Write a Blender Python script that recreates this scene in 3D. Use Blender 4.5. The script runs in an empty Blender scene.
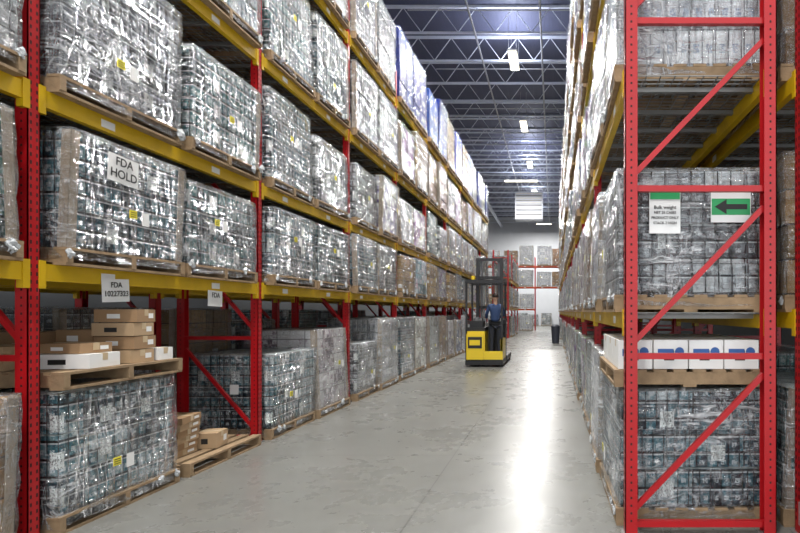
import bpy, math, random
from mathutils import Vector, Matrix, noise
R = random.Random(7)
sc = bpy.context.scene
try:
    sc.view_settings.view_transform = 'Standard'
except Exception as e:
    print(e)

# ---------------------------------------------------------------- node helper
class NT:
    def __init__(s, name):
        s.mat = bpy.data.materials.new(name); s.mat.use_nodes = True
        s.t = s.mat.node_tree; s.t.nodes.clear()
        s.out = s.t.nodes.new('ShaderNodeOutputMaterial')
    def n(s, ty, **kw):
        nd = s.t.nodes.new(ty)
        for k, v in kw.items(): setattr(nd, k, v)
        return nd
    def inp(s, sock, v):
        if v is None: return
        if isinstance(v, bpy.types.NodeSocket): s.t.links.new(v, sock)
        elif isinstance(v, tuple) and len(v) == 3 and sock.type == 'RGBA': sock.default_value = (*v, 1)
        else: sock.default_value = v
    def m(s, op, a, b=None, c=None):
        nd = s.n('ShaderNodeMath', operation=op)
        s.inp(nd.inputs[0], a); s.inp(nd.inputs[1], b)
        if c is not None: s.inp(nd.inputs[2], c)
        return nd.outputs[0]
    def vm(s, op, a, b):
        nd = s.n('ShaderNodeVectorMath', operation=op)
        s.inp(nd.inputs[0], a); s.inp(nd.inputs[1], b)
        return nd.outputs[0]
    def mix(s, f, a, b):
        nd = s.n('ShaderNodeMix', data_type='RGBA')
        s.inp(nd.inputs[0], f); s.inp(nd.inputs[6], a); s.inp(nd.inputs[7], b)
        return nd.outputs[2]
    def ramp(s, f, pts):
        nd = s.n('ShaderNodeValToRGB'); s.inp(nd.inputs[0], f)
        el = nd.color_ramp.elements
        while len(el) < len(pts): el.new(0.5)
        for e, (p, c) in zip(el, pts):
            e.position = p; e.color = (c, c, c, 1) if not isinstance(c, tuple) else (*c, 1)
        return nd.outputs[0]
    def obj(s): return s.n('ShaderNodeTexCoord').outputs['Object']
    def noise(s, vec, scale, detail=3, dist=0.0, rough=.5):
        nd = s.n('ShaderNodeTexNoise'); s.inp(nd.inputs['Vector'], vec)
        nd.inputs['Scale'].default_value = scale; nd.inputs['Detail'].default_value = detail
        nd.inputs['Distortion'].default_value = dist; nd.inputs['Roughness'].default_value = rough
        return nd.outputs['Fac']
    def mapping(s, vec, scale=(1,1,1), rot=(0,0,0)):
        nd = s.n('ShaderNodeMapping'); s.inp(nd.inputs[0], vec)
        nd.inputs['Rotation'].default_value = rot; nd.inputs['Scale'].default_value = scale
        return nd.outputs[0]
    def white(s, a, b, c=0.0):
        cb = s.n('ShaderNodeCombineXYZ'); s.inp(cb.inputs[0], a); s.inp(cb.inputs[1], b); s.inp(cb.inputs[2], c)
        w = s.n('ShaderNodeTexWhiteNoise'); s.inp(w.inputs[0], cb.outputs[0]); return w.outputs[0]
    def bump(s, h, st=.3, dist=.02):
        b = s.n('ShaderNodeBump'); b.inputs['Strength'].default_value = st; b.inputs['Distance'].default_value = dist
        s.inp(b.inputs['Height'], h); return b.outputs[0]
    def bsdf(s, col, rough=.5, metal=0., nrm=None, coat=0, emit=None, es=0, spec=.5):
        p = s.n('ShaderNodeBsdfPrincipled')
        s.inp(p.inputs['Base Color'], col); s.inp(p.inputs['Roughness'], rough); s.inp(p.inputs['Metallic'], metal)
        p.inputs['Specular IOR Level'].default_value = spec
        if nrm is not None: s.inp(p.inputs['Normal'], nrm)
        if coat: p.inputs['Coat Weight'].default_value = coat; p.inputs['Coat Roughness'].default_value = .12
        if emit: s.inp(p.inputs['Emission Color'], emit); p.inputs['Emission Strength'].default_value = es
        return p.outputs[0]
    def fin(s, sh): s.t.links.new(sh, s.out.inputs[0]); return s.mat

def simple(name, col, rough=.5, metal=0., var=.12, nscale=8., bump=0., coat=0):
    k = NT(name); o = k.obj()
    nz = k.noise(o, nscale, 4)
    a = tuple(max(0, c*(1-var)) for c in col); b = tuple(min(1, c*(1+var)) for c in col)
    c = k.mix(nz, a, b)
    nr = k.bump(k.noise(o, nscale*6, 3), bump, .01) if bump else None
    return k.fin(k.bsdf(c, rough, metal, nr, coat))

def emis(name, col, st):
    k = NT(name); return k.fin(k.bsdf(col, .5, 0, None, 0, col, st))

def case_mat(name, cu, cv, cols, gap, lid, lc, lprob, lcol, cyl=True, rough=.35, ku=.38, kv=.24, z0=.12, logo=(.5,.55,.55), lidc=(.5,.52,.52), huev=.06):
    k = NT(name); o = k.obj()
    sp = k.n('ShaderNodeSeparateXYZ'); k.inp(sp.inputs[0], o)
    u = k.m('ADD', k.m('ADD', sp.outputs[0], sp.outputs[1]), 20.0)
    v = k.m('SUBTRACT', sp.outputs[2], z0)
    rnd = k.n('ShaderNodeObjectInfo').outputs['Random']; rs = k.m('MULTIPLY', rnd, 97.0)
    a = k.m('DIVIDE', u, cu); b = k.m('DIVIDE', v, cv)
    fa = k.m('FRACT', a); fb = k.m('FRACT', b); ia = k.m('FLOOR', a); ib = k.m('FLOOR', b)
    r = k.white(ia, ib, rs)
    iku = k.m('FLOOR', k.m('DIVIDE', u, ku)); ikv = k.m('FLOOR', k.m('DIVIDE', v, kv))
    r2 = k.white(iku, ikv, rs)
    def inside(f, lo, hi): return k.m('MULTIPLY', k.m('GREATER_THAN', f, lo), k.m('LESS_THAN', f, hi))
    n1 = k.noise(o, 38, 2)
    col = k.ramp(k.m('ADD', k.m('ADD', k.m('MULTIPLY', r, .22), k.m('MULTIPLY', n1, .5)), k.m('MULTIPLY', r2, .28)), cols)
    if cyl:
        lg = k.m('MULTIPLY', k.m('MULTIPLY', inside(fa, .28, .74), inside(fb, .36, .62)), k.m('GREATER_THAN', k.noise(o, 90, 1), .44))
        col = k.mix(k.m('MULTIPLY', lg, .85), col, logo)
        col = k.mix(k.m('GREATER_THAN', fb, 1-lid*.6), col, lidc)
        col = k.mix(k.m('MAXIMUM', k.m('LESS_THAN', fb, lid), k.m('LESS_THAN', k.m('ABSOLUTE', k.m('SUBTRACT', fa, .03)), .07)), col, gap)
    else:
        col = k.mix(k.m('LESS_THAN', fb, lid), col, gap)
    fk = k.m('FRACT', k.m('DIVIDE', u, ku)); fv = k.m('FRACT', k.m('DIVIDE', v, kv))
    seam = k.m('MAXIMUM', k.m('LESS_THAN', fk, .03), k.m('LESS_THAN', fv, .05))
    col = k.mix(seam, col, tuple(c*.35 for c in gap))
    lm = k.m('MULTIPLY', k.m('MULTIPLY', inside(fk, lc[0], lc[1]), inside(fv, lc[2], lc[3])), k.m('LESS_THAN', k.white(ikv, iku, rs), lprob))
    ink = k.m('GREATER_THAN', k.noise(k.mapping(o, (110, 110, 75)), 1.0, 1), .58)
    col = k.mix(lm, col, k.mix(ink, lcol, tuple(c*.3 for c in lcol)))
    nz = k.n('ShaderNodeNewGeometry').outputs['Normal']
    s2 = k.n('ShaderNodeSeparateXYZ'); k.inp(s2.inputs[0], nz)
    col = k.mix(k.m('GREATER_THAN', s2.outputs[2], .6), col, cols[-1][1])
    hs = k.n('ShaderNodeHueSaturation'); k.inp(hs.inputs['Color'], col)
    k.inp(hs.inputs['Value'], k.m('ADD', .7, k.m('MULTIPLY', k.white(rs, 3.3), .7)))
    k.inp(hs.inputs['Hue'], k.m('ADD', .5-huev/2, k.m('MULTIPLY', k.white(rs, 7.1), huev)))
    hs.inputs['Saturation'].default_value = 1.2
    col = hs.outputs[0]
    if cyl:
        q = k.m('SUBTRACT', k.m('MULTIPLY', fa, 2), 1)
        h = k.m('SQRT', k.m('MAXIMUM', k.m('SUBTRACT', 1, k.m('MULTIPLY', q, q)), 0))
        nr = k.bump(h, .7, .03)
    else: nr = k.bump(k.noise(o, 30, 2), .15, .01)
    return k.fin(k.bsdf(col, rough, .0, nr))

def wrap_mat(name, lo, hi, tint=(.82,.84,.85)):
    k = NT(name)
    o = k.obj(); rnd = k.n('ShaderNodeObjectInfo').outputs['Random']
    cb = k.n('ShaderNodeCombineXYZ'); rr = k.m('MULTIPLY', rnd, 60.)
    for i in range(3): k.inp(cb.inputs[i], rr)
    o2 = k.vm('ADD', o, cb.outputs[0])
    def ridge(vec, sc_, dist, w):
        n = k.noise(vec, sc_, 2, dist, .5)
        return k.m('MAXIMUM', k.m('SUBTRACT', 1, k.m('DIVIDE', k.m('ABSOLUTE', k.m('SUBTRACT', n, .5)), w)), 0)
    v1 = k.mapping(o2, (1.2, 1.2, 6), (.4, -.4, 0)); v2 = k.mapping(o2, (5, 5, 1.0), (-.35, .35, 0))
    r1 = ridge(v1, 1.5, .5, .028); r2 = ridge(v2, 1.5, .6, .024); r3 = ridge(k.mapping(o2, (2.5, 2.5, 4), (-.7, .7, 0)), 2.0, .5, .022)
    patch = k.ramp(k.noise(o2, 1.9, 3, .6), [(.45, 0.), (.66, 1.)])
    lines = k.m('MAXIMUM', k.m('MAXIMUM', k.m('MULTIPLY', r1, .9), k.m('MULTIPLY', r2, .8)), k.m('MULTIPLY', r3, .6))  # crinkle lines; their pale streaks also paint glossy highlights into the film colour
    lines = k.m('MULTIPLY', lines, k.m('ADD', .35, k.m('MULTIPLY', patch, .65)))
    st = k.noise(v1, 2.0, 3, .8, .5); st2 = k.noise(v2, 2.0, 3, .8, .5)
    nr = k.bump(k.m('ADD', k.m('ADD', st, st2), k.m('MULTIPLY', lines, .14)), 1.0, .085)
    f = k.m('ADD', k.m('MULTIPLY', lines, hi), k.m('ADD', lo, k.m('MULTIPLY', patch, hi*.20)))
    f = k.m('MINIMUM', f, .92)
    tr = k.n('ShaderNodeBsdfTransparent'); tr.inputs[0].default_value = (.96, .975, .98, 1)
    p = k.bsdf(tint, .14, 0, nr)
    mx = k.n('ShaderNodeMixShader'); k.inp(mx.inputs[0], f)
    k.t.links.new(tr.outputs[0], mx.inputs[1]); k.t.links.new(p, mx.inputs[2])
    g = k.n('ShaderNodeBsdfGlossy'); g.inputs['Roughness'].default_value = .09; g.inputs['Color'].default_value = (.95, .97, 1, 1); k.inp(g.inputs['Normal'], nr)
    fr = k.n('ShaderNodeFresnel'); fr.inputs['IOR'].default_value = 1.55; k.inp(fr.inputs['Normal'], nr)
    m2 = k.n('ShaderNodeMixShader'); k.inp(m2.inputs[0], k.m('MINIMUM', k.m('MULTIPLY', fr.outputs[0], 1.25), .6))
    k.t.links.new(mx.outputs[0], m2.inputs[1]); k.t.links.new(g.outputs[0], m2.inputs[2])
    return k.fin(m2.outputs[0])

# ---------------------------------------------------------------- materials
RED = simple('rack_red_paint', (.43, .006, .010), .34, 0, .2, 5)
YEL = simple('beam_yellow_paint', (.62, .39, .006), .4, 0, .22, 6)
ORG = simple('beam_orange_paint', (.55, .07, .02), .4, 0, .15, 6)
HOLE = simple('punched_hole_dark', (.03, .008, .008), .8)
WOOD = simple('pallet_wood', (.30, .205, .115), .8, 0, .45, 14, .3)
CARD = simple('cardboard_kraft', (.34, .21, .11), .85, 0, .15, 5, .1)
CARDL = simple('cardboard_light', (.45, .31, .18), .85, 0, .12, 5, .1)
CORNER = simple('corner_board', (.40, .32, .24), .7, 0, .2, 6)
WHITE = simple('paper_white', (.80, .80, .78), .7, 0, .04)
YLAB = simple('label_yellow', (.85, .75, .05), .6, 0, .04)
BLACK = simple('print_black', (.015, .015, .015), .6)
GREEN = simple('sign_green', (.02, .32, .10), .5, 0, .05)
TAPE = simple('box_tape', (.55, .43, .27), .3, 0, .05)
STEEL = simple('galvanised_steel', (.45, .46, .46), .4, .7, .12, 10)
WIRE = simple('deck_wire', (.26, .26, .25), .45, .5)
JOIST = simple('joist_paint', (.62, .66, .74), .5, 0, .08)
PIPE = simple('sprinkler_pipe', (.45, .46, .48), .4, .3)
BLKP = simple('machine_black', (.015, .015, .017), .4, 0, .2, 5)
FYEL = simple('machine_yellow', (.80, .58, .02), .35, 0, .06, 3, 0, .3)
GREYM = simple('machine_grey', (.12, .12, .13), .4, .3)
RUB = simple('wheel_polyurethane', (.10, .09, .08), .6)
SKIN = simple('skin', (.50, .30, .21), .5, 0, .06)
HAIR = simple('hair_dark', (.03, .02, .015), .7)
SHIRT = simple('shirt_blue', (.03, .06, .15), .8, 0, .15, 10)
BPRINT = simple('carton_print_blue', (.04, .12, .35), .6)
PANTS = simple('trousers_dark', (.03, .035, .05), .8)
FILM = simple('crumpled_film', (.55, .57, .58), .25, 0, .25, 12, .8)
BIN = simple('bin_plastic', (.03, .035, .05), .5)

TEAL = [(.30, (.008, .012, .017)), (.45, (.022, .055, .062)), (.53, (.035, .15, .155)), (.64, (.15, .24, .24)), (.78, (.46, .49, .48))]
GREY = [(.30, (.018, .019, .022)), (.44, (.06, .066, .075)), (.55, (.17, .18, .19)), (.66, (.35, .37, .38)), (.80, (.52, .53, .53))]
LITE = [(.25, (.20, .21, .23)), (.42, (.44, .44, .46)), (.6, (.64, .65, .66)), (.8, (.72, .72, .71))]
PRNT = [(.34, (.10, .07, .07)), (.44, (.38, .31, .29)), (.50, (.66, .65, .63)), (.8, (.74, .74, .72))]
BLUE = [(.30, (.010, .03, .26)), (.5, (.015, .05, .42)), (.8, (.02, .07, .52))]
MIXD = [(.34, (.03, .04, .10)), (.45, (.10, .14, .30)), (.53, (.35, .38, .45)), (.62, (.62, .62, .62)), (.78, (.40, .28, .18))]
CM = {
 'A': case_mat('canned_goods_teal', .075, .12, TEAL, (.006, .008, .010), .14, (.36, .62, .28, .74), .34, (.76, .77, .75), huev=.10),
 'G': case_mat('canned_goods_grey', .09, .12, GREY, (.010, .012, .014), .13, (.38, .62, .3, .74), .45, (.76, .77, .75), logo=(.55, .57, .58)),
 'E': case_mat('bottled_goods_light', .09, .24, LITE, (.22, .23, .25), .07, (.3, .62, .35, .7), .25, (.25, .27, .32), logo=(.2, .25, .35)),
 'B': case_mat('printed_cartons', .06, .06, PRNT, (.5, .48, .45), .04, (.2, .5, .3, .7), .5, (.78, .78, .75), False, huev=.3),
 'C': case_mat('blue_cartons', .5, .4, BLUE, (.02, .06, .35), .01, (.30, .70, .42, .66), 1., (.8, .83, .88), False, .4, .5, .4, huev=.03),
 'D': case_mat('kraft_cases', .38, .24, [(.3, (.20, .13, .07)), (.7, (.38, .25, .14))], (.18, .12, .07), .02, (.35, .65, .35, .65), .5, (.7, .68, .62), False, .8, huev=.03),
 'M': case_mat('mixed_print_cartons', .19, .12, MIXD, (.10, .08, .07), .06, (.2, .6, .3, .75), .5, (.8, .8, .78), False, huev=.5),
}
WR = {'A': wrap_mat('stretch_wrap', .01, .66), 'G': wrap_mat('stretch_wrap_grey', .03, .75), 'E': wrap_mat('stretch_wrap_white', .13, .8),
      'B': wrap_mat('stretch_wrap_clear', .02, .4), 'C': wrap_mat('stretch_wrap_thin', .0, .12), 'D': wrap_mat('stretch_wrap_kraft', .02, .4), 'M': wrap_mat('stretch_wrap_mixed', .02, .5)}

# ---------------------------------------------------------------- mesh builder
class MB:
    def __init__(s): s.v = []; s.f = []; s.mi = []; s.sm = []; s.mats = []
    def mat(s, m):
        if m not in s.mats: s.mats.append(m)
        return s.mats.index(m)
    def add(s, vs, fs, m, smooth=False):
        b = len(s.v); s.v += [tuple(p) for p in vs]; i = s.mat(m)
        for f in fs: s.f.append(tuple(b+q for q in f)); s.mi.append(i); s.sm.append(smooth)
    def box(s, x0, x1, y0, y1, z0, z1, m, M=None):
        vs = [Vector((x, y, z)) for z in (z0, z1) for y in (y0, y1) for x in (x0, x1)]
        if M: vs = [M @ p for p in vs]
        s.add(vs, [(0,2,3,1),(4,5,7,6),(0,1,5,4),(2,6,7,3),(0,4,6,2),(1,3,7,5)], m)
    def strut(s, p, q, w, h, m):
        p, q = Vector(p), Vector(q); d = q-p; L = d.length
        M = Matrix.Translation(p) @ d.to_track_quat('Z', 'Y').to_matrix().to_4x4()
        s.box(-w/2, w/2, -h/2, h/2, 0, L, m, M)
    def cyl(s, p, q, r, m, n=12, r2=None):
        p, q = Vector(p), Vector(q); d = q-p; r2 = r if r2 is None else r2
        M = Matrix.Translation(p) @ d.to_track_quat('Z', 'Y').to_matrix().to_4x4(); L = d.length
        vs = [M @ Vector((rr*math.cos(2*math.pi*i/n), rr*math.sin(2*math.pi*i/n), z)) for z, rr in ((0, r), (L, r2)) for i in range(n)]
        s.add(vs, [(i, (i+1) % n, n+(i+1) % n, n+i) for i in range(n)], m, True)
        s.add(vs, [tuple(range(n))[::-1], tuple(range(n, 2*n))], m)
    def mesh(s, name):
        me = bpy.data.meshes.new(name); me.from_pydata(s.v, [], s.f)
        for m in s.mats: me.materials.append(m)
        me.polygons.foreach_set('material_index', s.mi); me.polygons.foreach_set('use_smooth', s.sm)
        me.update(); return me
    def obj(s, name, loc=(0,0,0), rz=0, parent=None):
        return put(s.mesh(name), name, loc, rz, parent)
def put(me, name, loc=(0,0,0), rz=0, parent=None):
    o = bpy.data.objects.new(name, me); sc.collection.objects.link(o)
    o.location = loc; o.rotation_euler = (0, 0, rz)
    if parent: o.parent = parent
    return o
def empty(name, loc=(0,0,0), rz=0):
    o = put(None, name, loc, rz); o.empty_display_size = .2; return o

# ---------------------------------------------------------------- pallet / loads
def pallet(b, d, w, z=0, M=None):
    for yy in (-w/2+.025, 0, w/2-.025):
        b.box(-d/2, d/2, yy-.022, yy+.022, z+.018, z+.10, WOOD, M)
    n = 8
    for i in range(n):
        c = -d/2 + .045 + i*(d-.09)/(n-1); b.box(c-.044, c+.044, -w/2, w/2, z+.10, z+.118, WOOD, M)
    for c in (-d/2+.05, 0, d/2-.05): b.box(c-.045, c+.045, -w/2, w/2, z, z+.018, WOOD, M)

def film_clump(b, c, r, sd):
    vs = []; fs = []; n, m = 8, 6
    for j in range(m+1):
        th = math.pi*j/m
        for i in range(n):
            ph = 2*math.pi*i/n
            rr = r*(.7+.7*noise.noise(Vector((i*1.7+sd, j*2.1, sd))))
            vs.append((c[0]+rr*math.sin(th)*math.cos(ph)*.7, c[1]+rr*math.sin(th)*math.sin(ph)*1.3, c[2]+rr*math.cos(th)*1.3))
    for j in range(m):
        for i in range(n): fs.append((j*n+i, j*n+(i+1) % n, (j+1)*n+(i+1) % n, (j+1)*n+i))
    b.add(vs, fs, FILM, False)

def gen_load(kind, h, w=1.12, d=1.04, seed=0, corner=True):
    r = random.Random(seed); b = MB()
    pallet(b, d, w)
    top = h-.01; z0 = .12; tgt = {'A': .24, 'G': .24, 'E': .27, 'B': .3, 'C': .4, 'D': .24, 'M': .24}[kind]
    nz = max(2, round((top-z0)/tgt)); ch = (top-z0)/nz
    nx, ny = (2, 2) if kind == 'C' else (3, 3)
    W, D = w-.06, d-.06
    lx, ly = r.uniform(-.04, .03), r.uniform(-.045, .045)
    for k in range(nz):
        ox, oy = r.uniform(-.008, .008), r.uniform(-.012, .012); t = (k+.5)/nz
        for i in range(nx):
            for j in range(ny):
                x = -D/2+i*D/nx; y = -W/2+j*W/ny; e = .003
                jx = ox+r.uniform(-.005, .005)+lx*t; jy = oy+ly*t
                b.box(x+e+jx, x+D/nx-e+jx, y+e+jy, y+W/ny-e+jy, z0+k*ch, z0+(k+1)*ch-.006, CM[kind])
    # film shell
    def ring(z, s=1.0):
        t = (z-z0)/(top-z0); a, c = (D/2+.022)*s, (W/2+.024)*s; pts = []; n = 9
        bz = abs(math.sin((z-z0)/ch*math.pi))
        seq = []
        for i in range(n): seq.append((a, -c+2*c*i/n))
        for i in range(n): seq.append((a-2*a*i/n, c))
        for i in range(n): seq.append((-a, c-2*c*i/n))
        for i in range(n): seq.append((-a+2*a*i/n, -c))
        for i, (x, y) in enumerate(seq):
            q = .010*bz + .014*noise.noise(Vector((x*3, y*3, z*5+seed*3.1)))
            if i % n == 0: q -= .014
            L = math.hypot(x, y); pts.append((x+x/L*q+lx*t, y+y/L*q+ly*t, z+.02*noise.noise(Vector((x*4, y*4, seed)))*(1 if z < .1 else .3)))
        return pts
    rows = nz*4; vs = ring(.045)
    for k in range(rows+1): vs += ring(z0+(top+.012-z0)*k/rows)
    vs += ring(top+.016, .94); vs += ring(top+.012, .3)
    N = 36; tot = len(vs)//N
    fs = [(k*N+i, k*N+(i+1) % N, (k+1)*N+(i+1) % N, (k+1)*N+i) for k in range(tot-1) for i in range(N)]
    b.add(vs, fs, WR[kind], True)
    b.add(vs[-N:], [tuple(range(N))], WR[kind])
    a, c = d/2-.005, w/2-.005
    if corner:
        a2, c2 = D/2+.004, W/2+.004
        for sx, sy in ((1, 1), (1, -1)):
            if r.random() < .5:
                for (x0, x1, y0, y1) in ((a2-.06, a2+.006, c2, c2+.006), (a2, a2+.006, c2-.06, c2+.006)):
                    vv = [(x*sx+(lx if z > .5 else 0), y*sy+(ly if z > .5 else 0), z) for z in (.12, top+.0) for x in (x0, x1) for y in (y0, y1)]
                    b.add(vv, [(0,2,3,1),(4,5,7,6),(0,1,5,4),(2,6,7,3),(0,4,6,2),(1,3,7,5)], CORNER)
    X = d/2+.016+max(lx, 0)
    def lab(y, z, ww, hh, m): b.box(X, X+.002, y-ww/2, y+ww/2, z-hh/2, z+hh/2, m)
    yy = r.uniform(-.3, .3); zz = z0+(top-z0)*r.uniform(.25, .6)
    lab(yy, zz, .07, .06, YLAB); lab(yy+.12, zz-.02, .07, .10, WHITE)
    for q in range(3): b.box(X+.002, X+.003, yy-.028, yy+.028, zz-.02+q*.016, zz-.014+q*.016, BLACK)
    Y = w/2+.018
    zz = z0+(top-z0)*r.uniform(.35, .7); xx = r.uniform(-.2, .3)
    b.box(xx-.05, xx+.05, -Y-.002, -Y, zz-.05, zz+.06, WHITE)
    for _ in range(r.choice((1, 2, 2, 3))):
        film_clump(b, (a+.01, r.choice((-1, 1))*(c-r.uniform(0, .35)), r.uniform(.07, .13)), r.uniform(.025, .045), r.uniform(0, 50))
    return b.mesh('wrapped_pallet_load_mesh')

cache = {}
def load_mesh(kind, h, var):
    key = (kind, round(h, 2), var)
    if key not in cache: cache[key] = gen_load(kind, h, seed=(ord(kind)*31+int(h*100)*7+var*131) % 1000)
    return cache[key]

BAY = 2.59
def deck_mesh(DEP):
    b = MB(); L = BAY-.10
    for i in range(40):
        y = -L/2+.02+i*(L-.04)/39; b.box(-DEP+.05, -.05, y-.003, y+.003, -.008, -.002, WIRE)
    for i in range(10):
        x = -DEP+.06+i*(DEP-.12)/9; b.box(x-.003, x+.003, -L/2, L/2, -.014, -.008, WIRE)
    for i in range(6):
        y = -L/2+.2+i*(L-.4)/5; b.box(-DEP+.05, -.05, y-.02, y+.02, -.045, -.014, WIRE)
    return b.mesh('wire_deck')
DECKS = {d: deck_mesh(d) for d in (.90, .985)}

def make_rack(name, n, levels, height, loc, s=1, rz=0, holes=4, skip=(), DEP=.90, BEAM=None):
    """local: aisle face x=0, depth towards -x*s, bays along +y"""
    b = MB(); BEAM = BEAM or YEL
    def X(a, c): return (a, c) if s > 0 else (-c, -a)
    def bx(x0, x1, *r_): a, c = X(x0, x1); b.box(a, c, *r_)
    for i in range(n+1):
        y = i*BAY
        for f in (0, 1):
            xo = 0 if f == 0 else -DEP+.08
            if f == 0:
                bx(xo-.006, xo, y-.04, y+.04, 0, height, RED)
            else: bx(xo-.08, xo-.074, y-.04, y+.04, 0, height, RED)
            bx(xo-.08, xo, y-.04, y-.034, 0, height, RED); bx(xo-.08, xo, y+.034, y+.04, 0, height, RED)
            bx(xo-.10, xo+.02, y-.07, y+.07, 0, .010, STEEL)
            if i < holes:
                z = .10
                while z < min(height, 5.2):
                    if f == 0:
                        for dy in (-.02, .02): bx(xo, xo+.0006, y+dy-.006, y+dy+.006, z-.012, z+.012, HOLE)
                    bx(xo-.046, xo-.034, y-.0408, y-.04, z-.007, z+.007, HOLE)
                    z += .05
        z = .07
        while z < height:
            bx(-DEP+.05, -.05, y-.018, y+.018, z-.02, z+.02, RED)
            if z+1.1 < height+.3:
                b.strut((s*(-.07), y, z+.10), (s*(-DEP+.07), y, min(z+.98, height-.05)), .03, .035, RED)
            z += 1.10
    for i in range(n):
        for L in levels:
            if (i, L) in skip: continue
            for x0 in (-.05, -DEP):
                bx(x0, x0+.05, i*BAY+.041, (i+1)*BAY-.041, L-.11, L, BEAM)
                bx(x0+.012, x0+.056, i*BAY+.03, i*BAY+.075, L-.16, L+.02, BEAM)
                bx(x0+.012, x0+.056, (i+1)*BAY-.075, (i+1)*BAY-.03, L-.16, L+.02, BEAM)
            bx(0.0, .002, i*BAY+.5, i*BAY+.62, L-.085, L-.03, WHITE)
            bx(0.0, .002, i*BAY+1.75, i*BAY+1.87, L-.085, L-.03, WHITE)
    o = b.obj(name, loc, rz)
    for i in range(n):
        for L in levels:
            if (i, L) in skip: continue
            put(DECKS[DEP], 'wire_deck', ((0 if s > 0 else DEP), (i+.5)*BAY, L-.001), 0, o)
    return o

def fill(n, levels_h, loc, s=1, rz=0, kinds=None, over=None, prob=.97, seed=1, xc=.45):
    r = random.Random(seed); T = Matrix.Translation(loc) @ Matrix.Rotation(rz, 4, 'Z')
    for i in range(n):
        for li, (L, hs) in enumerate(levels_h):
            for p in (0, 1):
                ov = (over or {}).get((i, li, p), 0)
                kd = r.choice(kinds(i, li)); h = r.choice(hs); var = r.randrange(3); dx = r.uniform(-.02, .03); dy = r.uniform(-.03, .03); rr = r.uniform(-.02, .02)
                if r.random() > prob and ov == 0: continue
                if ov is None: continue
                if ov: kd, h = ov
                y = i*BAY + (.69 if p == 0 else 1.90)+dy
                P = T @ Vector((s*(-xc+dx), y, L+.0))
                put(load_mesh(kd, h, var), 'wrapped_pallet_load', P, rz+(0 if s > 0 else math.pi)+rr)

# ---------------------------------------------------------------- room shell
def plane_box(name, x0, x1, y0, y1, z0, z1, m):
    b = MB(); b.box(x0, x1, y0, y1, z0, z1, m); return b.obj(name)
k = NT('polished_concrete'); o = k.obj()
n1 = k.noise(o, .7, 5); n2 = k.noise(o, 5, 8, 0, .65); n4 = k.noise(o, 1.1, 6, .3, .6)
sp = k.n('ShaderNodeSeparateXYZ'); k.inp(sp.inputs[0], o)
c = k.ramp(k.m('ADD', k.m('MULTIPLY', n1, .6), k.m('MULTIPLY', n2, .4)), [(.3, (.150, .150, .138)), (.7, (.215, .215, .198))])
def line(co, off, per, w):
    return k.m('LESS_THAN', k.m('ABSOLUTE', k.m('SUBTRACT', k.m('FRACT', k.m('DIVIDE', k.m('ADD', co, off), per)), .5)), w/per/2)
ln = k.m('MAXIMUM', line(sp.outputs[0], 1.01+2.3, 4.6, .012), line(sp.outputs[1], -5.44+2.4, 4.8, .012))
c = k.mix(k.m('MULTIPLY', ln, .7), c, (.06, .06, .055))
rg = k.ramp(k.m('ADD', k.m('MULTIPLY', n4, .6), k.m('MULTIPLY', n2, .4)), [(.36, .24), (.64, .33)])
FLOORM = k.fin(k.bsdf(c, rg, 0, k.bump(k.noise(o, 2.5, 3), .06, .01), 0, None, 0, .42))
k = NT('painted_block_wall'); o = k.obj()
WALLM = k.fin(k.bsdf(k.mix(k.noise(o, 1.5, 4), (.12, .13, .14), (.17, .18, .19)), .8))
k = NT('white_block_wall'); o = k.obj()
WALLB = k.fin(k.bsdf(k.mix(k.noise(o, 1.5, 4), (.50, .52, .55), (.58, .60, .63)), .8))
k = NT('corrugated_roof_deck'); o = k.obj(); sp = k.n('ShaderNodeSeparateXYZ'); k.inp(sp.inputs[0], o)
rib = k.m('FRACT', k.m('DIVIDE', sp.outputs[0], .3)); ribm = k.m('GREATER_THAN', rib, .5)
DECKM = k.fin(k.bsdf(k.mix(k.noise(o, 1, 3), (.060, .066, .110), (.090, .098, .155)), .6, 0, k.bump(ribm, .8, .04)))
XL, XR, Y0, Y1, H = -9.5, 7.0, -3.0, 58.0, 11.8
plane_box('floor', XL, XR, Y0, Y1, -.2, 0, FLOORM)
plane_box('ceiling', XL, XR, Y0, Y1, H, H+.2, DECKM)
plane_box('wall_left', XL-.2, XL, Y0, Y1, 0, H, WALLM)
plane_box('wall_right', XR, XR+.2, Y0, Y1, 0, H, WALLM)
plane_box('wall_back', XL, XR, Y1, Y1+.2, 0, H, WALLB)
b = MB(); y = 2.0
while y < 57:
    b.box(XL+.05, XR-.05, y-.05, y+.05, H-.08, H-.002, JOIST)
    b.box(XL+.05, XR-.05, y-.035, y+.035, H-.95, H-.89, JOIST)
    x = XL+.1; up = True
    while x < XR-.7:
        z0_, z1_ = (H-.9, H-.06) if up else (H-.06, H-.9)
        b.strut((x, y, z0_), (x+.62, y, z1_), .024, .024, JOIST); x += .62; up = not up
    y += 2.0
b.obj('roof_joists')
b = MB()
for x in (-5.6, 2.2):
    b.box(x-.1, x+.1, Y0+.1, Y1-.1, H-1.15, H-.96, JOIST)
for x, z in ((-2.6, H-1.05), (-.4, H-1.05)):
    b.cyl((x, Y0+.1, z), (x, Y1-.1, z), .035, PIPE, 8)
for yy in range(4, 56, 4):
    b.cyl((-4.5, yy+.5, H-1.0), (1.5, yy+.5, H-1.0), .02, PIPE, 6)
b.obj('sprinkler_pipework')
# suspended unit heater with louvres
b = MB(); b.box(-1.0, 1.0, -.5, .5, 0, 2.0, JOIST)
for i in range(11): b.box(-.92, .92, -.56, -.5, .12+i*.17, .20+i*.17, GREYM if i % 2 else WHITE)
for sx in (-.6, .6): b.cyl((sx, 0, 2.0), (sx, 0, H-8.2), .03, STEEL, 6)
b.obj('suspended_unit_heater', (-1.75, 39.2, 8.2))

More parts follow.
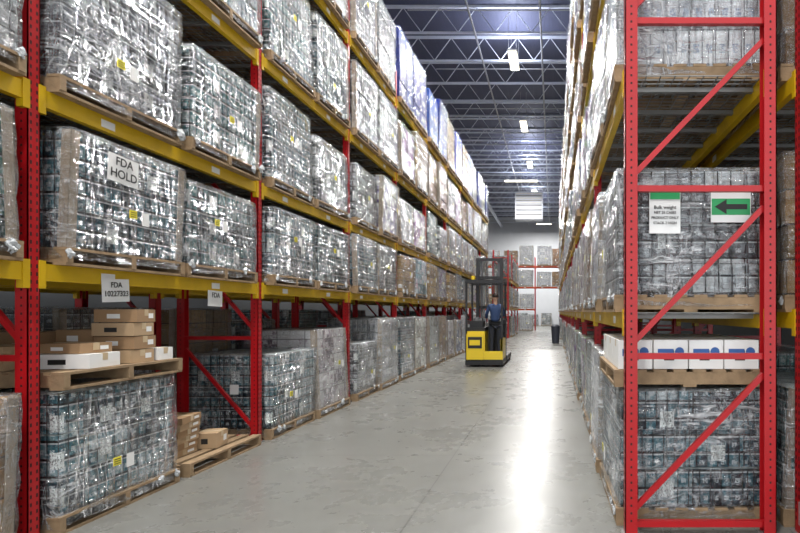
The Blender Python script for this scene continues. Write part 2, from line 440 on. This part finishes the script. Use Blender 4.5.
# ---------------------------------------------------------------- lamps
LAMP = emis('lamp_diffuser', (1., .92, .72), 9)
def highbay(x, y, z=10.4, power=700, cross=False, light=True, l=.75, up=.35):
    b = MB(); w = .17
    if cross: w, l = l, w
    b.box(-w, w, -l, l, .0, .06, WHITE); b.box(-w+.03, w-.03, -l+.03, l-.03, -.012, 0.0, LAMP)
    for sx in (-1, 1):
        for sy in (-1, 1): b.cyl((sx*w*.8, sy*l*.8, .06), (sx*w*.8, sy*l*.8, H-z-.001), .006, STEEL, 5)
    e = b.obj('high_bay_light', (x, y, z))
    for nm, en, zz, rx in (('lamp', power, -.02, 0), ('ceiling_fill', power*up, .08, math.pi)):  # second, upward area light is an added fill to brighten the ceiling
        if en <= 0: continue
        L = bpy.data.lights.new('high_bay_lamp', 'AREA'); L.shape = 'RECTANGLE'; L.size = 2*w; L.size_y = 2*l; L.energy = en; L.color = (1, .975, .94) if rx == 0 else (.8, .85, 1)
        lo = bpy.data.objects.new(nm, L); sc.collection.objects.link(lo); lo.parent = e; lo.location = (0, 0, zz); lo.rotation_euler = (rx, 0, 0)
for y in (-1, 5.6, 12.3, 19, 32.4): highbay(-1.4, y, power=640, up=.2 if y > 6 else 0)
highbay(-1.4, 25.7, power=250, up=0)
highbay(-2.1, 35.2, 10.1, 500, True, l=1.1, up=.15); highbay(-1.4, 40, power=400, up=.15); highbay(-1.4, 48, power=1000, up=.08); highbay(-.9, 53, 10.2, 1300, True, up=0)
for y in (4, 14, 24, 36): highbay(-7.6, y, power=90, up=0); highbay(5.2, y, power=100, up=0)  # unseen rows above the side aisles, added for extra light on the racks
w = bpy.data.worlds.new('World'); sc.world = w; w.use_nodes = True
w.node_tree.nodes['Background'].inputs[0].default_value = (.93, .96, 1, 1)
w.node_tree.nodes['Background'].inputs[1].default_value = 1.85

# ---------------------------------------------------------------- racks
LV = [1.77, 2.89, 4.35, 5.90]
YL = 3.36
make_rack('pallet_rack', 10, LV, 6.5, (-3.27, YL-BAY, 0), 1, holes=5)
make_rack('pallet_rack', 10, LV, 6.5, (-4.40, YL-BAY, 0), 1, holes=0)
def kl(i, li):
    if li in (0,): return ['A', 'M', 'E', 'B', 'D', 'G']
    if li == 1: return ['A'] if i < 3 else ['A', 'G', 'A', 'M', 'D']
    if li == 2: return ['A', 'G'] if i < 3 else ['A', 'G', 'M', 'G']
    if li == 3: return ['G', 'A', 'A'] if i < 4 else ['G', 'E', 'M', 'D']
    return ['E', 'G', 'G', 'B', 'C'] if i < 6 else ['C', 'G', 'E', 'C', 'D']
lvh = [(0, (.97, 1.2, 1.35)), (LV[0], (.90, .96)), (LV[1], (1.12, 1.2, 1.0)), (LV[2], (1.25, 1.15, 1.35)), (LV[3], (1.55, 1.4, 1.6))]
over = {(1,0,0): ('A', .93), (1,0,1): None, (2,0,0): ('A', .98), (2,0,1): ('B', 1.22), (3,0,0): ('G', .95), (3,0,1): ('E', 1.35),
        (1,1,0): ('A', .92), (1,1,1): ('A', .86), (2,1,0): ('A', .9), (1,2,0): ('G', 1.12), (1,2,1): ('A', .95), (2,2,0): ('A', 1.16), (2,2,1): ('G', 1.0),
        (3,4,1): ('E', 1.4), (4,4,0): ('C', 1.6), (4,4,1): ('C', 1.6), (5,4,0): ('C', 1.4), (5,4,1): ('C', 1.6)}
fill(10, lvh, (-3.27, YL-BAY, 0), 1, 0, kl, over, .97, 3)
fill(10, [(0, (1.35, 1.5)), (LV[0], (.9, .95)), (LV[1], (1.1, 1.0)), (LV[2], (1.2,))], (-4.40, YL-BAY, 0), 1, 0, lambda i, l: ['A', 'G', 'D', 'G'], {}, .95, 8)

LR = [1.46, 3.05, 4.60, 6.15, 7.65]
YR = 3.51; DR = .985
make_rack('pallet_rack', 14, LR, 8.3, (.47, YR, 0), -1, holes=3, DEP=DR)
make_rack('pallet_rack', 14, LR, 8.3, (1.61, YR, 0), -1, holes=2, DEP=DR)
def kr(i, li): return ['G', 'M', 'B', 'A', 'D', 'E'] if li else ['G', 'A', 'M']
lrh = [(0, (.95, 1.1)), (LR[0], (1.1, 1.2)), (LR[1], (1.2, 1.3)), (LR[2], (1.2, 1.3)), (LR[3], (1.2,)), (LR[4], (1.4, 1.5))]
fill(14, lrh, (.47, YR, 0), -1, 0, kr, {(0,0,0): ('A', .93), (0,0,1): ('E', 1.1), (0,1,0): ('G', .98), (0,1,1): ('E', 1.1), (0,2,0): ('E', 1.2), (0,2,1): ('G', 1.2)}, .98, 5, .47)
fill(14, lrh[:5], (1.61, YR, 0), -1, 0, lambda i, l: ['G', 'D', 'A'], {}, .9, 6, .50)
# far rack rows
make_rack('pallet_rack', 3, [1.7, 3.3], 4.9, (-2.45, 29.6, 0), 1, holes=0)
fill(3, [(0, (1.2,)), (1.7, (1.2,)), (3.3, (1.3,))], (-2.45, 29.6, 0), 1, 0, lambda i, l: ['A', 'G', 'D'], {}, .95, 12)
XC = -1.42-2*BAY; sk = {(2, L) for L in (1.7,)}
make_rack('tunnel_rack', 3, [1.7, 3.45, 5.1], 5.8, (XC, 42.0, 0), 1, -math.pi/2, 0, sk, BEAM=ORG)
ovc = {(2,0,0): None, (2,0,1): None, (2,1,0): None, (2,1,1): None, (2,3,0): ('E', 1.6), (2,3,1): ('D', 1.35), (1,3,1): ('E', 1.6)}
fill(3, [(0, (1.2,)), (1.7, (1.2,)), (3.45, (1.35, 1.2)), (5.1, (1.6, 1.2))], (XC, 42.0, 0), 1, -math.pi/2, lambda i, l: ['E', 'G', 'D', 'E'], ovc, 1, 14)
# stock on the floor along the far wall
fill(3, [(0, (1.2, 1.35))], (-6.6, 56.6, 0), 1, -math.pi/2, lambda i, l: ['E', 'G', 'M'], {(2,0,1): None}, 1, 15)

# ---------------------------------------------------------------- cartons
def carton(b, x, y, z, lx, ly, h, m=CARD, rz=0.):
    M = Matrix.Translation((x, y, z)) @ Matrix.Rotation(rz, 4, 'Z')
    b.box(-lx/2, lx/2, -ly/2, ly/2, .001, h, m, M)
    b.box(-lx/2-.001, lx/2+.001, -.025, .025, h-.05, h+.0012, TAPE, M)
    b.box(lx/2, lx/2+.0012, ly*.12, ly*.38, h*.3, h*.7, WHITE, M)
    b.box(-lx*.2, lx*.1, -ly/2-.0012, -ly/2, h*.3, h*.65, BLACK if m is not CARD else WHITE, M)
b = MB(); pallet(b, 1.04, 1.12)
z = .12
for q in range(4): carton(b, .33, .16+.02*(q % 2), z+q*.105, .30, .24, .10, CARD if q % 2 else CARDL, .05*q)
for q in range(2): carton(b, .02, .28, z+q*.13, .3, .4, .125, CARD, -.04)
carton(b, .30, -.22, z, .38, .30, .10, WHITE, .1); carton(b, .28, -.20, z+.103, .30, .26, .07, CARD, -.05)
carton(b, -.15, -.30, z, .40, .40, .16, CARDL, .02); carton(b, .38, .40, z, .22, .16, .10, WHITE, .0)
carton(b, -.33, .2, z, .30, .40, .24, CARD, .0)
b.obj('mixed_carton_pallet', (-3.72, 4.05, .945))
b = MB(); pallet(b, 1.04, 1.15)
for q in range(6): carton(b, .06+.01*q, -.30, .12+q*.062, .44, .34, .060, CARD if q % 2 else CARDL, .03*q)
carton(b, .30, .06, .12, .20, .24, .15, CARDL, .15); carton(b, -.28, .2, .12, .34, .44, .2, CARD)
b.obj('carton_pallet', (-3.72, 5.28, 0))
b = MB(); pallet(b, 1.04, 1.12)
for i in range(4):
    for j in range(3):
        x, y = -.37+i*.245, -.36+j*.36
        carton(b, x, y, .12, .235, .34, .20, WHITE)
        b.box(x-.09, x+.02, y-.1725, y-.1708, .21, .26, BPRINT)
        b.cyl((x+.06, y-.1708, .24), (x+.06, y-.1728, .24), .032, BPRINT, 14)
b.obj('bottled_water_pallet', (.94, 4.22, .945))

# ---------------------------------------------------------------- signs
FX = (math.pi/2, 0, math.pi/2); FY = (math.pi/2, 0, 0)
def text(par, s, size, off, rot, m=BLACK):
    c = bpy.data.curves.new('lettering', 'FONT'); c.body = s; c.size = size; c.align_x = 'CENTER'; c.align_y = 'CENTER'; c.extrude = .0004; c.offset = size*.012
    c.materials.append(m); o = bpy.data.objects.new('lettering', c); sc.collection.objects.link(o); o.parent = par; o.location = off; o.rotation_euler = rot
def sheet(name, loc, w, h, lines, face='X', m=WHITE, tm=BLACK, tilt=0):
    b = MB()
    n = 6; vs = []; fs = []
    for j in range(n+1):
        for i in range(n+1):
            u = -w/2+w*i/n; v = -h/2+h*j/n; q = .004*math.sin(i*1.1)*(1-j/n)
            vs.append((q, u, v) if face == 'X' else (u, -q, v))
    for j in range(n):
        for i in range(n): a = j*(n+1)+i; fs.append((a, a+1, a+n+2, a+n+1))
    b.add(vs, fs, m, True); o = b.obj(name, loc); o.rotation_euler = (tilt, 0, 0) if face == 'X' else (0, tilt, 0)
    for (s, size, v) in lines:
        text(o, s, size, (.0065, 0, v) if face == 'X' else (0, -.0065, v), FX if face == 'X' else FY, tm)
    return o
sheet('hold_notice', (-3.165, 3.93, 2.50), .28, .20, [('FDA', .085, .05), ('HOLD', .088, -.04)], 'X', tilt=-.05)
sheet('location_tag', (-3.262, 3.98, 1.62), .25, .17, [('FDA', .055, .04), ('10227323', .056, -.025)], 'X', tilt=.04)
sheet('location_tag', (-3.262, 5.15, 1.59), .22, .15, [('FDA', .065, .03)], 'X', tilt=-.03)
o = sheet('weight_notice', (.755, 3.60, 2.13), .21, .28, [('Bulk weight', .032, .035), ('NET 25 CASES', .024, 0), ('PRODUCT ONLY', .024, -.035), ('STACK 2 HIGH', .024, -.07)], 'Y')
b = MB(); b.box(-.10, .10, -.003, -.001, .09, .135, GREEN)
b.obj('notice_header', (0, -.004, 0), 0, o)
b = MB(); b.box(-.135, .135, -.002, 0, -.105, .105, WHITE); b.box(-.13, .13, -.0035, -.002, -.055, .055, GREEN)
b.add([(-.11, -.005, 0), (-.03, -.005, -.05), (-.03, -.005, -.018), (.11, -.005, -.018), (.11, -.005, .018), (-.03, -.005, .018), (-.03, -.005, .05)], [(0, 1, 2, 5, 6), (2, 3, 4, 5)], BLACK)
b.obj('arrow_sign', (1.20, 3.60, 2.17))
b = MB(); b.box(1.50, 2.9, 3.20, 3.26, .16, .30, STEEL); b.box(1.50, 2.9, 3.19, 3.2, .20, .26, STEEL)
for x in (1.62, 2.7): b.box(x-.05, x+.05, 3.26, 3.36, .0, .34, STEEL); b.box(x-.09, x+.09, 3.2, 3.42, 0, .012, STEEL)
b.obj('guard_rail')
b = MB(); b.cyl((0, 0, 0), (0, 0, .75), .17, BIN, 20, .21); b.cyl((0, 0, .75), (0, 0, .80), .225, BIN, 20); b.cyl((0, 0, .8), (0, 0, .88), .21, BIN, 20, .10)
b.obj('trash_bin', (.12, 25.0, 0))

# ---------------------------------------------------------------- reach truck
ft = empty('forklift', (-1.83, 14.1, 0))
b = MB()
b.box(-.48, .02, .05, 1.0, .12, .95, FYEL); b.box(-.46, .0, .0, .05, .18, .88, FYEL)
b.box(-.42, -.05, -.008, .0, .50, .80, BLKP); b.box(-.38, -.1, -.012, -.008, .58, .72, FYEL)
b.box(-.49, .50, .0, 1.2, .06, .20, BLKP)
b.box(.02, .50, .85, 1.15, .2, 1.25, BLKP); b.box(.05, .46, .65, .85, .9, 1.15, BLKP)
b.box(.44, .50, .05, .85, .2, .75, FYEL); b.box(.02, .5, .0, .06, .2, .42, FYEL)
b.box(-.48, .02, .1, .95, .95, 1.05, BLKP); b.box(-.4, -.05, .15, .7, 1.05, 1.22, BLKP)
b.obj('chassis', parent=ft)
b = MB()
for (x, y) in ((-.47, .08), (.47, .08), (-.47, 1.1), (.47, 1.1)): b.strut((x, y, .2), (x, y+.0, 2.25), .05, .06, BLKP)
for i in range(9): b.box(-.48+i*.116, -.45+i*.116, .03, 1.16, 2.25, 2.29, BLKP)
b.box(-.5, .5, .02, .08, 2.22, 2.32, BLKP); b.box(-.5, .5, 1.1, 1.16, 2.22, 2.32, BLKP)
b.box(-.5, -.45, .05, 1.1, 2.24, 2.30, BLKP); b.box(.45, .5, .05, 1.1, 2.24, 2.30, BLKP)
b.cyl((-.3, .1, 2.3), (-.3, .1, 2.42), .05, FYEL, 12)
b.obj('overhead_guard', parent=ft)
b = MB()
for sx in (-1, 1):
    b.box(sx*.34-.045, sx*.34+.045, 1.25, 1.38, .1, 3.02, BLKP); b.box(sx*.25-.03, sx*.25+.03, 1.38, 1.48, .12, 2.95, GREYM)
    b.cyl((sx*.17, 1.36, .3), (sx*.17, 1.36, 2.6), .03, STEEL, 10)
    b.strut((sx*.10, 1.42, .4), (sx*.10, 1.42, 2.9), .02, .02, GREYM)
for z in (.5, 1.6, 2.45, 2.97): b.box(-.37, .37, 1.26, 1.36, z-.04, z+.04, BLKP)
b.box(-.4, .4, 1.5, 1.58, .25, .95, BLKP)
b.obj('mast', parent=ft)
b = MB()
for sx in (-1, 1):
    b.box(sx*.25-.05, sx*.25+.05, 1.58, 2.7, .10, .14, GREYM); b.box(sx*.25-.05, sx*.25+.05, 1.56, 1.61, .10, .7, GREYM)
    b.box(sx*.46-.06, sx*.46+.06, 1.1, 2.6, .08, .22, BLKP)
b.obj('forks', parent=ft)
b = MB()
for (x, y, rr) in ((-.3, .35, .15), (.35, .3, .09), (-.46, 2.45, .075), (.46, 2.45, .075)): b.cyl((x-.05, y, rr), (x+.05, y, rr), rr, RUB, 18)
b.obj('wheels', parent=ft)
b = MB(); b.cyl((-.1, .55, 1.22), (-.1, .5, 1.32), .015, GREYM); b.cyl((.12, .78, 1.15), (.10, .72, 1.34), .02, BLKP, 8)
b.cyl((-.22, .45, 1.22), (-.22, .42, 1.25), .11, BLKP, 16); b.box(.3, .42, .8, .83, 1.2, 1.5, WHITE)
b.obj('controls', parent=ft)

# ---------------------------------------------------------------- operator
op = empty('forklift_operator', (-1.57, 14.55, .205), 0)
def skin(name, vs, es, mat, par, sub=2):
    me = bpy.data.meshes.new(name); me.from_pydata([v[0] for v in vs], es, []); me.materials.append(mat)
    o = bpy.data.objects.new(name, me); sc.collection.objects.link(o); o.parent = par
    md = o.modifiers.new('skin', 'SKIN'); md.use_smooth_shade = True
    for i, v in enumerate(vs):
        r = v[1]; me.skin_vertices[0].data[i].radius = (r, r) if not isinstance(r, tuple) else r
        me.skin_vertices[0].data[i].use_root = (i == 0)
    s2 = o.modifiers.new('sub', 'SUBSURF'); s2.levels = sub; s2.render_levels = sub
    return o
skin('shirt', [((0,0,.98),(.15,.11)), ((0,0,1.12),(.14,.10)), ((0,.0,1.30),(.17,.11)), ((0,0,1.43),(.13,.09)), ((0,.01,1.50),.055),
   ((-.17,0,1.41),.062), ((-.23,.06,1.20),.048), ((-.21,.17,1.08),.042), ((.17,0,1.41),.062), ((.24,.05,1.18),.048), ((.18,.19,1.10),.042)],
   [(0,1),(1,2),(2,3),(3,4),(3,5),(5,6),(6,7),(3,8),(8,9),(9,10)], SHIRT, op)
skin('trousers', [((0,0,.96),(.15,.11)), ((-.09,0,.86),.088), ((-.10,.02,.48),.062), ((-.11,0,.10),.048), ((.09,0,.86),.088), ((.10,.02,.48),.062), ((.11,0,.10),.048)],
   [(0,1),(1,2),(2,3),(0,4),(4,5),(5,6)], PANTS, op)
for sx in (-1, 1):
    skin('shoe', [((sx*.11,-.05,.045),.045), ((sx*.11,.06,.04),.045), ((sx*.12,.17,.03),.035)], [(0,1),(1,2)], BLKP, op)
    hx, hy, hz = (-.21, .17, 1.08) if sx < 0 else (.18, .19, 1.10)
    ex = .02*-sx
    vs = [((hx,hy,hz),.034), ((hx+ex,hy+.08,hz+.02),.028), ((hx+ex,hy+.14,hz+.03),(.036,.018))]; es = [(0,1),(1,2)]
    for q, L in enumerate((.062,.072,.068,.052)):
        fx = hx+ex+(q-1.5)*.020; i0 = len(vs)
        vs += [((fx,hy+.175,hz+.03),.010), ((fx,hy+.175+L*.5,hz+.022),.0095), ((fx,hy+.175+L*.8,hz-.006),.008)]
        es += [(2,i0),(i0,i0+1),(i0+1,i0+2)]
    i0 = len(vs); vs += [((hx+ex-sx*.035,hy+.11,hz+.02),.011), ((hx+ex-sx*.05,hy+.15,hz+.01),.010)]; es += [(1,i0),(i0,i0+1)]
    skin('hand', vs, es, SKIN, op)
def ell(b, c, r, m, n=16, k_=12, f=None):
    vs = []; fs = []
    for j in range(k_+1):
        th = math.pi*j/k_
        for i in range(n):
            ph = 2*math.pi*i/n; p = Vector((math.sin(th)*math.cos(ph), math.sin(th)*math.sin(ph), math.cos(th)))
            if f: p = f(p)
            vs.append((c[0]+p.x*r[0], c[1]+p.y*r[1], c[2]+p.z*r[2]))
    for j in range(k_):
        for i in range(n): fs.append((j*n+i, (j+1)*n+i, (j+1)*n+(i+1) % n, j*n+(i+1) % n))
    b.add(vs, fs, m, True)
b = MB()
def hf(p):
    q = p.copy()
    if p.z < 0: q.x *= 1+.28*p.z; q.y *= 1+.15*p.z
    return q
b.cyl((0, 0, 1.44), (0, .02, 1.58), .055, SKIN, 14)
ell(b, (0, .02, 1.65), (.078, .098, .118), SKIN, f=hf)
ell(b, (0, .118, 1.64), (.014, .022, .024), SKIN, 8, 6)
for sx in (-1, 1):
    ell(b, (sx*.078, .015, 1.645), (.012, .02, .032), SKIN, 8, 6); ell(b, (sx*.03, .103, 1.665), (.012, .010, .008), WHITE, 8, 6); ell(b, (sx*.03, .111, 1.665), (.005, .004, .005), BLACK, 8, 6)
ell(b, (0, .100, 1.595), (.024, .012, .007), simple('lips', (.4, .15, .12)), 8, 6)
ell(b, (0, .0, 1.685), (.086, .100, .098), HAIR, f=lambda p: Vector((p.x, min(p.y, .75), max(p.z, -.35 if p.y < .2 else .25))))
b.obj('head', parent=op)
op.rotation_euler = (0, 0, .35)

# ---------------------------------------------------------------- camera
cam = bpy.data.cameras.new('camera'); co = bpy.data.objects.new('camera', cam); sc.collection.objects.link(co)
co.location = (0, 0, 1.46); co.rotation_euler = (math.pi/2, 0, 0)
cam.lens = 24; cam.sensor_width = 36; cam.shift_x = -153/800; cam.shift_y = 45.5/800; cam.clip_start = .05; cam.clip_end = 200
sc.camera = co
